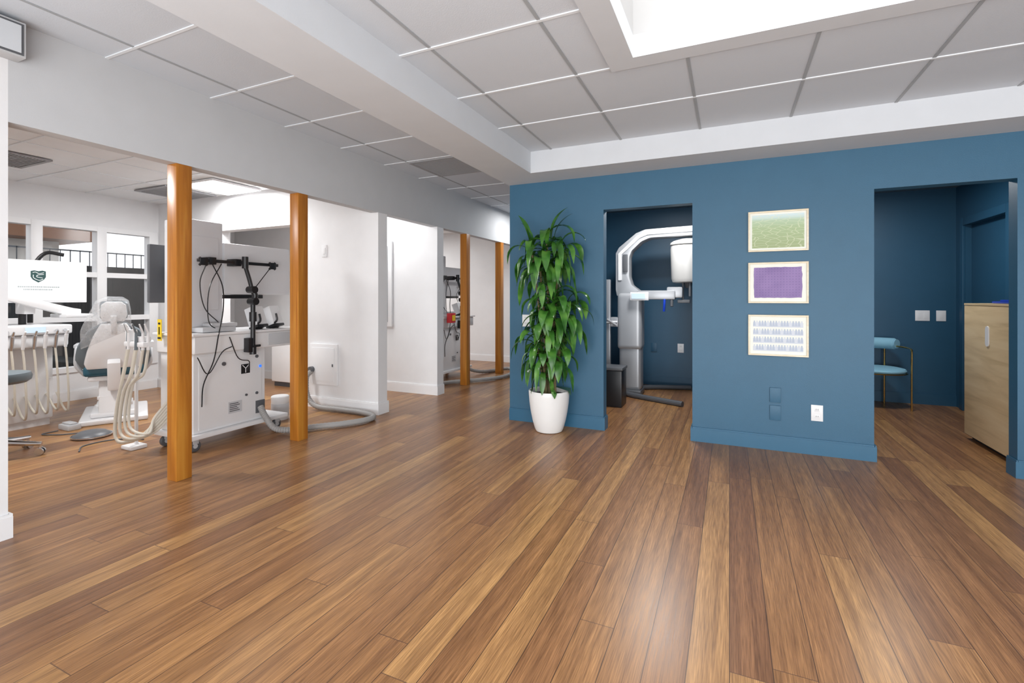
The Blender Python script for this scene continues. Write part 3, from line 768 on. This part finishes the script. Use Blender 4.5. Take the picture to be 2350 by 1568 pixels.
e = thing('low_cabinet', (-5.1, 4.8, 0), 'low white storage cabinet beyond the partition opening', 'cabinet')
B().box(-5.7, -4.55, 4.62, 4.98, .06, .80, .006).done('body', PLAST, e)
B().box(-5.68, -4.57, 4.64, 4.96, 0, .06).done('plinth', DGREY, e)
for k in range(2): B().box(-5.69+k*.565, -5.135+k*.565, 4.605, 4.619, .07, .79, .003).done('door', BASEW, e)

# ------------------------------------------------------------ dental chair (local: faces +x)
e = thing('dental_chair', (0, 0, 0), 'white dental chair with teal seat and plastic-covered headrest', 'dental chair')
K = Matrix.Diagonal((1, .80, 1, 1))
B().box(-.28, .55, -.26, .26, 0, .05, .02, seg=3).box(-.2, .35, -.18, .18, .05, .10, .02).done('base', PLAST, e)
B().prism([(-.20, .09), (.16, .09), (.10, .22), (.22, .40), (-.12, .40), (-.16, .24)], 'y', -.12, .12, bevel=.02).box(-.14, .10, -.14, .14, .14, .17, .006).box(-.16, .12, -.13, .13, .22, .25, .006).done('pedestal', PLAST, e)
B().box(-.18, .50, -.20, .20, .40, .45, .02).done('seat_frame', PLAST, e)
B().box(-.20, .55, -.23, .23, .45, .55, .035, seg=4).box(.50, 1.15, -.18, .18, .40, .48, .03, seg=4, X=Matrix.Translation((0, 0, .06)) @ Matrix.Rotation(.12, 4, 'Y')).done('seat', TEAL, e)
tilt = Matrix.Translation((-.16, 0, .52)) @ Matrix.Rotation(-.22, 4, 'Y') @ K
sh = [(-.25, .02), (.25, .02), (.275, .08), (.245, .20), (.19, .34), (.12, .46), (-.12, .46), (-.19, .34), (-.245, .20), (-.275, .08)]
cu = [(-.30, .0), (.30, .0), (.36, .10), (.34, .22), (.24, .38), (.11, .45), (-.11, .45), (-.24, .38), (-.34, .22), (-.36, .10)]
B().prism(sh, 'x', -.085, -.02, bevel=.022, X=tilt).done('back_shell', PLAST, e)
B().prism(cu, 'x', -.018, .06, bevel=.03, X=tilt).done('back_cushion', SLATE, e)
B().box(-.09, -.05, -.03, .03, .36, .54, .01, X=tilt).done('headrest_post', PLAST, e)
B().box(-.03, .05, -.13, .13, .49, .66, .035, seg=4, X=tilt).done('headrest', SLATE, e)
B().prism([(-.10, .48), (.10, .48), (.125, .54), (.115, .64), (.07, .67), (-.07, .67), (-.115, .64), (-.125, .54)], 'x', -.065, -.032, bevel=.012, X=tilt).done('headrest_shell', PLAST, e)
B().prism([(-.16, .40), (.30, .22), (.30, .40), (.170, .66), (.08, .70), (-.08, .695), (-.14, .66), (-.16, .55)], 'x', -.090, .08, bevel=.02, X=tilt).done('plastic_cover', FILM, e, label='clear plastic cover')
for s in (-1, 1):
    B().tube([(-.10, s*.22, .46), (-.12, s*.28, .56), (-.10, s*.28, .68), (-.02, s*.28, .72), (.22, s*.28, .72)], .018, 10, 6).box(-.04, .26, s*.28-.03, s*.28+.03, .715, .75, .012).done('armrest', PLASTG, e)
B().prism([(-.18, .30), (-.26, .32), (-.31, .58), (-.27, .62), (-.22, .44), (-.10, .42)], 'y', -.05, .05, bevel=.012).done('back_link', PLAST, e)
place(e, (-5.60, 2.73, 0), math.radians(152))

# ------------------------------------------------------------ delivery unit
e = thing('dental_delivery_unit', (-6.02, 2.08, 0), 'white dental delivery unit with control head and hanging handpiece hoses', 'dental equipment')
B().box(-6.35, -5.88, 1.85, 2.36, .06, .74, .02).box(-6.33, -5.90, 1.88, 2.34, 0, .06).done('cabinet', PLAST, e)
B().box(-6.30, -5.74, 1.70, 2.42, .745, .86, .025, seg=3).box(-6.30, -5.72, 1.68, 2.44, .862, .95, .02, seg=3).done('control_head', PLAST, e)
B().box(-5.719, -5.715, 2.10, 2.24, .885, .935).done('screen', UISCR, e)
for yy in (1.80, 1.86, 1.92, 1.98, 2.32, 2.38): B().cyl((-5.738, yy, .90), (-5.714, yy, .90), .013).done('button', PLASTG, e)
for k in range(9):
    y = 1.78+k*.075
    B().cyl((-5.71, y, .74), (-5.69, y, .86), .012, .016).cyl((-5.69, y, .86), (-5.66, y, .90), .012, .007).done('handpiece', STEEL if k % 2 else PLAST, e)
    o = random.uniform(0, .08)
    B().tube([(-5.71, y, .74), (-5.70, y+.01, .55), (-5.70, y+.02, .25+o), (-5.74, y+.03, .10+o), (-5.82, y+.03, .12+o), (-5.875, y+.0, .30)], .009, 8, 6).done('hose', BEIGE, e)
B().cyl((-6.05, 2.2, .95), (-6.05, 2.2, 1.06), .028).done('post', BLACK, e)
B().prism([(1.75, 1.24), (1.75, 1.30), (2.05, 1.24), (2.50, 1.10), (2.56, 1.09), (2.56, 1.03), (2.45, 1.03), (2.05, 1.17)], 'x', -5.92, -5.84, bevel=.01).box(-6.05, -5.75, 2.40, 2.62, 1.01, 1.045, .01).box(-6.08, -5.90, 2.16, 2.24, 1.05, 1.17, .01).done('swing_arm', PLAST, e)

e = thing('display_monitor', (-6.0, 2.33, 1.165), 'white lit display with a dark shield emblem, above the delivery unit', 'monitor')
B().box(-6.04, -6.0, 1.985, 2.675, 1.155, 1.56, .006).box(-6.10, -6.04, 2.22, 2.44, 1.25, 1.45, .01).done('housing', PLAST, e)
B().box(-6.0, -5.998, 1.995, 2.665, 1.175, 1.55).done('screen', SCREEN, e)
b = B()
s = [(2.240, 1.455), (2.265, 1.462), (2.295, 1.455), (2.325, 1.462), (2.350, 1.455), (2.350, 1.40), (2.335, 1.374), (2.295, 1.347), (2.255, 1.374), (2.240, 1.40)]
b.prism(s, 'x', -5.998, -5.9965)
b.tube([(-5.9965, 2.253, 1.44), (-5.9965, 2.275, 1.445), (-5.9965, 2.30, 1.432), (-5.9965, 2.335, 1.442)], .003, 6, 4, mi=1)
b.tube([(-5.9965, 2.335, 1.425), (-5.9965, 2.29, 1.418), (-5.9965, 2.285, 1.400), (-5.9965, 2.325, 1.392)], .003, 6, 4, mi=1)
b.tube([(-5.9965, 2.258, 1.42), (-5.9965, 2.262, 1.39), (-5.9965, 2.30, 1.368), (-5.9965, 2.33, 1.38)], .003, 6, 4, mi=1)
b.done('emblem', [LOGO, SCREEN], e, label='dark shield emblem')
b = B()
for (y0, y1, z) in ((2.15, 2.44, 1.305), (2.19, 2.40, 1.28)):
    y = y0
    while y < y1:
        w = random.uniform(.006, .012); b.box(-5.998, -5.997, y, y+w, z-.006, z+.006); y += w+.005
b.done('lettering', INKG, e, label='two lines of small pale lettering')
B().cyl((-6.07, 2.33, 1.30), (-6.25, 2.33, 1.30), .02).cyl((-6.25, 2.33, .955), (-6.25, 2.33, 1.34), .022).tube([(-6.25, 2.33, 1.34), (-6.28, 2.36, 1.5), (-6.26, 2.45, 1.65), (-6.22, 2.58, 1.64)], .018, 10, 5).done('mount', BLACK, e)

# foot pedal
e = thing('foot_pedal', (-5.03, 2.28, 0), 'grey disc foot pedal on the wooden floor', 'foot pedal')
B().lathe([(0, .0), (.13, .0), (.135, .01), (.13, .02), (.09, .045), (.04, .05), (0, .05)], (-5.03, 2.28, 0)).done('disc', DGREY, e)
B().lathe([(.133, .008), (.142, .008), (.142, .018), (.133, .018)], (-5.03, 2.28, 0)).done('rim', STEEL, e)
for pts in ([(-5.14, 2.43, .006), (-5.3, 2.2, .006), (-5.48, 2.12, .006), (-5.50, 2.24, .006)],
            [(-5.45, 2.02, .006), (-5.6, 1.95, .006), (-5.66, 1.85, .006)],
            [(-4.6, 2.0, .006), (-4.75, 2.1, .006), (-4.72, 2.3, .006), (-4.5, 2.4, .006)]):
    B().tube(pts, .005, 6, 8).done('power_cable', DGREY, label='thin grey cable lying on the floor', category='cable', group='cables on the floor')
B().box(-5.58, -5.40, 2.27, 2.37, .0, .05, .012).box(-5.56, -5.42, 2.29, 2.35, .05, .065, .006).done('power_block', PLASTG, label='grey power block on the floor', category='power supply')

# stool
e = thing('rolling_stool', (0, 0, 0), 'round grey rolling stool with chrome star base', 'stool')
B().lathe([(0, .56), (.17, .56), (.195, .58), (.20, .61), (.19, .635), (.12, .645), (0, .645)]).done('seat', SLATE, e)
B().cyl((0, 0, .10), (0, 0, .56), .022).cyl((0, 0, .08), (0, 0, .28), .032).done('pole', CHROME, e)
for k in range(5):
    a = k*2*math.pi/5+.5
    lg = B().tube([(.02*math.cos(a), .02*math.sin(a), .12), (.15*math.cos(a), .15*math.sin(a), .10), (.27*math.cos(a), .27*math.sin(a), .085)], lambda u: .024-.009*u, 10, 4).cyl((.26*math.cos(a), .26*math.sin(a), .05), (.26*math.cos(a), .26*math.sin(a), .10), .008).done('leg', CHROME, e)
    c = Vector((.26*math.cos(a), .26*math.sin(a), .028)); q = Vector((-math.sin(a), math.cos(a), 0))
    B().cyl(c-q*.024, c-q*.008, .028).cyl(c+q*.008, c+q*.024, .028).done('caster', STEEL, lg)
place(e, (-4.98, 1.66, 0), .3)

# ------------------------------------------------------------ exterior
B().box(-8.8, -8.72, -3, 12, -.1, 1.68).done('reed_fence', FENCE, label='dark reed garden fence outside the window', category='fence')
b = B()
b.box(-9.1, -9.08, -3, 12, 1.91, 1.93).box(-9.1, -9.08, -3, 12, 1.66, 1.68)
y = -3
while y < 12:
    b.box(-9.09, -9.08, y, y+.010, -.1, 1.93); y += .12
b.done('metal_railing', DGREY, label='dark metal railing behind the fence', category='railing')
b = B(); b.box(-14, -12, 2.2, 4.9, -.1, 2.3).box(-14.2, -11.4, 1.8, 5.2, 2.3, 2.75, mi=1)
b.done('neighbour_building', [EXTW, OLIVE], label='pale neighbouring building with brown eave', category='building')
e = thing('garden_tree', (-10.4, 2.6, -.1), 'small garden tree with golden leaves behind the fence', 'tree')
B().tube([(-10.4, 2.6, -.1), (-10.38, 2.65, 1.0), (-10.4, 2.6, 1.9)], .06, 8, 4).done('trunk', CANE, e)
tt = bmesh.new()
for k in range(420):
    c = Vector((-10.4+random.gauss(0, .20), 2.75+random.gauss(0, .22), 2.15+random.gauss(0, .26)))
    d = Vector((random.uniform(-1, 1), random.uniform(-1, 1), random.uniform(-1, 1))).normalized()*.06
    s_ = d.cross(Vector((random.uniform(-1, 1), random.uniform(-1, 1), .3))).normalized()*.03
    vs = [tt.verts.new(c-d), tt.verts.new(c+s_), tt.verts.new(c+d), tt.verts.new(c-s_)]; tt.faces.new(vs)
b = B(); b._merge(tt); b.done('foliage', TREE, e)

# ------------------------------------------------------------ light
w = bpy.data.worlds.new('sky'); scene.world = w; w.use_nodes = True
bg = w.node_tree.nodes['Background']; bg.inputs[0].default_value = (.93, .96, 1, 1); bg.inputs[1].default_value = 1.6
def area(loc, rot, sx, sy, P, col=(1, 1, 1)):
    li = bpy.data.lights.new('area', 'AREA'); li.shape = 'RECTANGLE'; li.size = sx; li.size_y = sy; li.energy = P; li.color = col
    o = bpy.data.objects.new('area_light', li); o.location = loc; o.rotation_euler = rot; COL.objects.link(o); return o
area((1.0, -2.8, 1.3), (math.radians(90), 0, 0), 7, 2.3, 155, (1, .99, .98))
area((.8, -1.6, .35), (math.radians(145), 0, 0), 7, 1.0, 200, (.93, .97, 1))

# ------------------------------------------------------------ camera
cam = bpy.data.cameras.new('camera'); co = bpy.data.objects.new('camera', cam); COL.objects.link(co)
cam.sensor_width = 36; cam.lens = 1100/2350*36; cam.shift_y = -100/2350; cam.clip_start = .05
co.location = (0, 0, 1.2); co.rotation_euler = (math.radians(90), 0, math.radians(24.4))
scene.camera = co
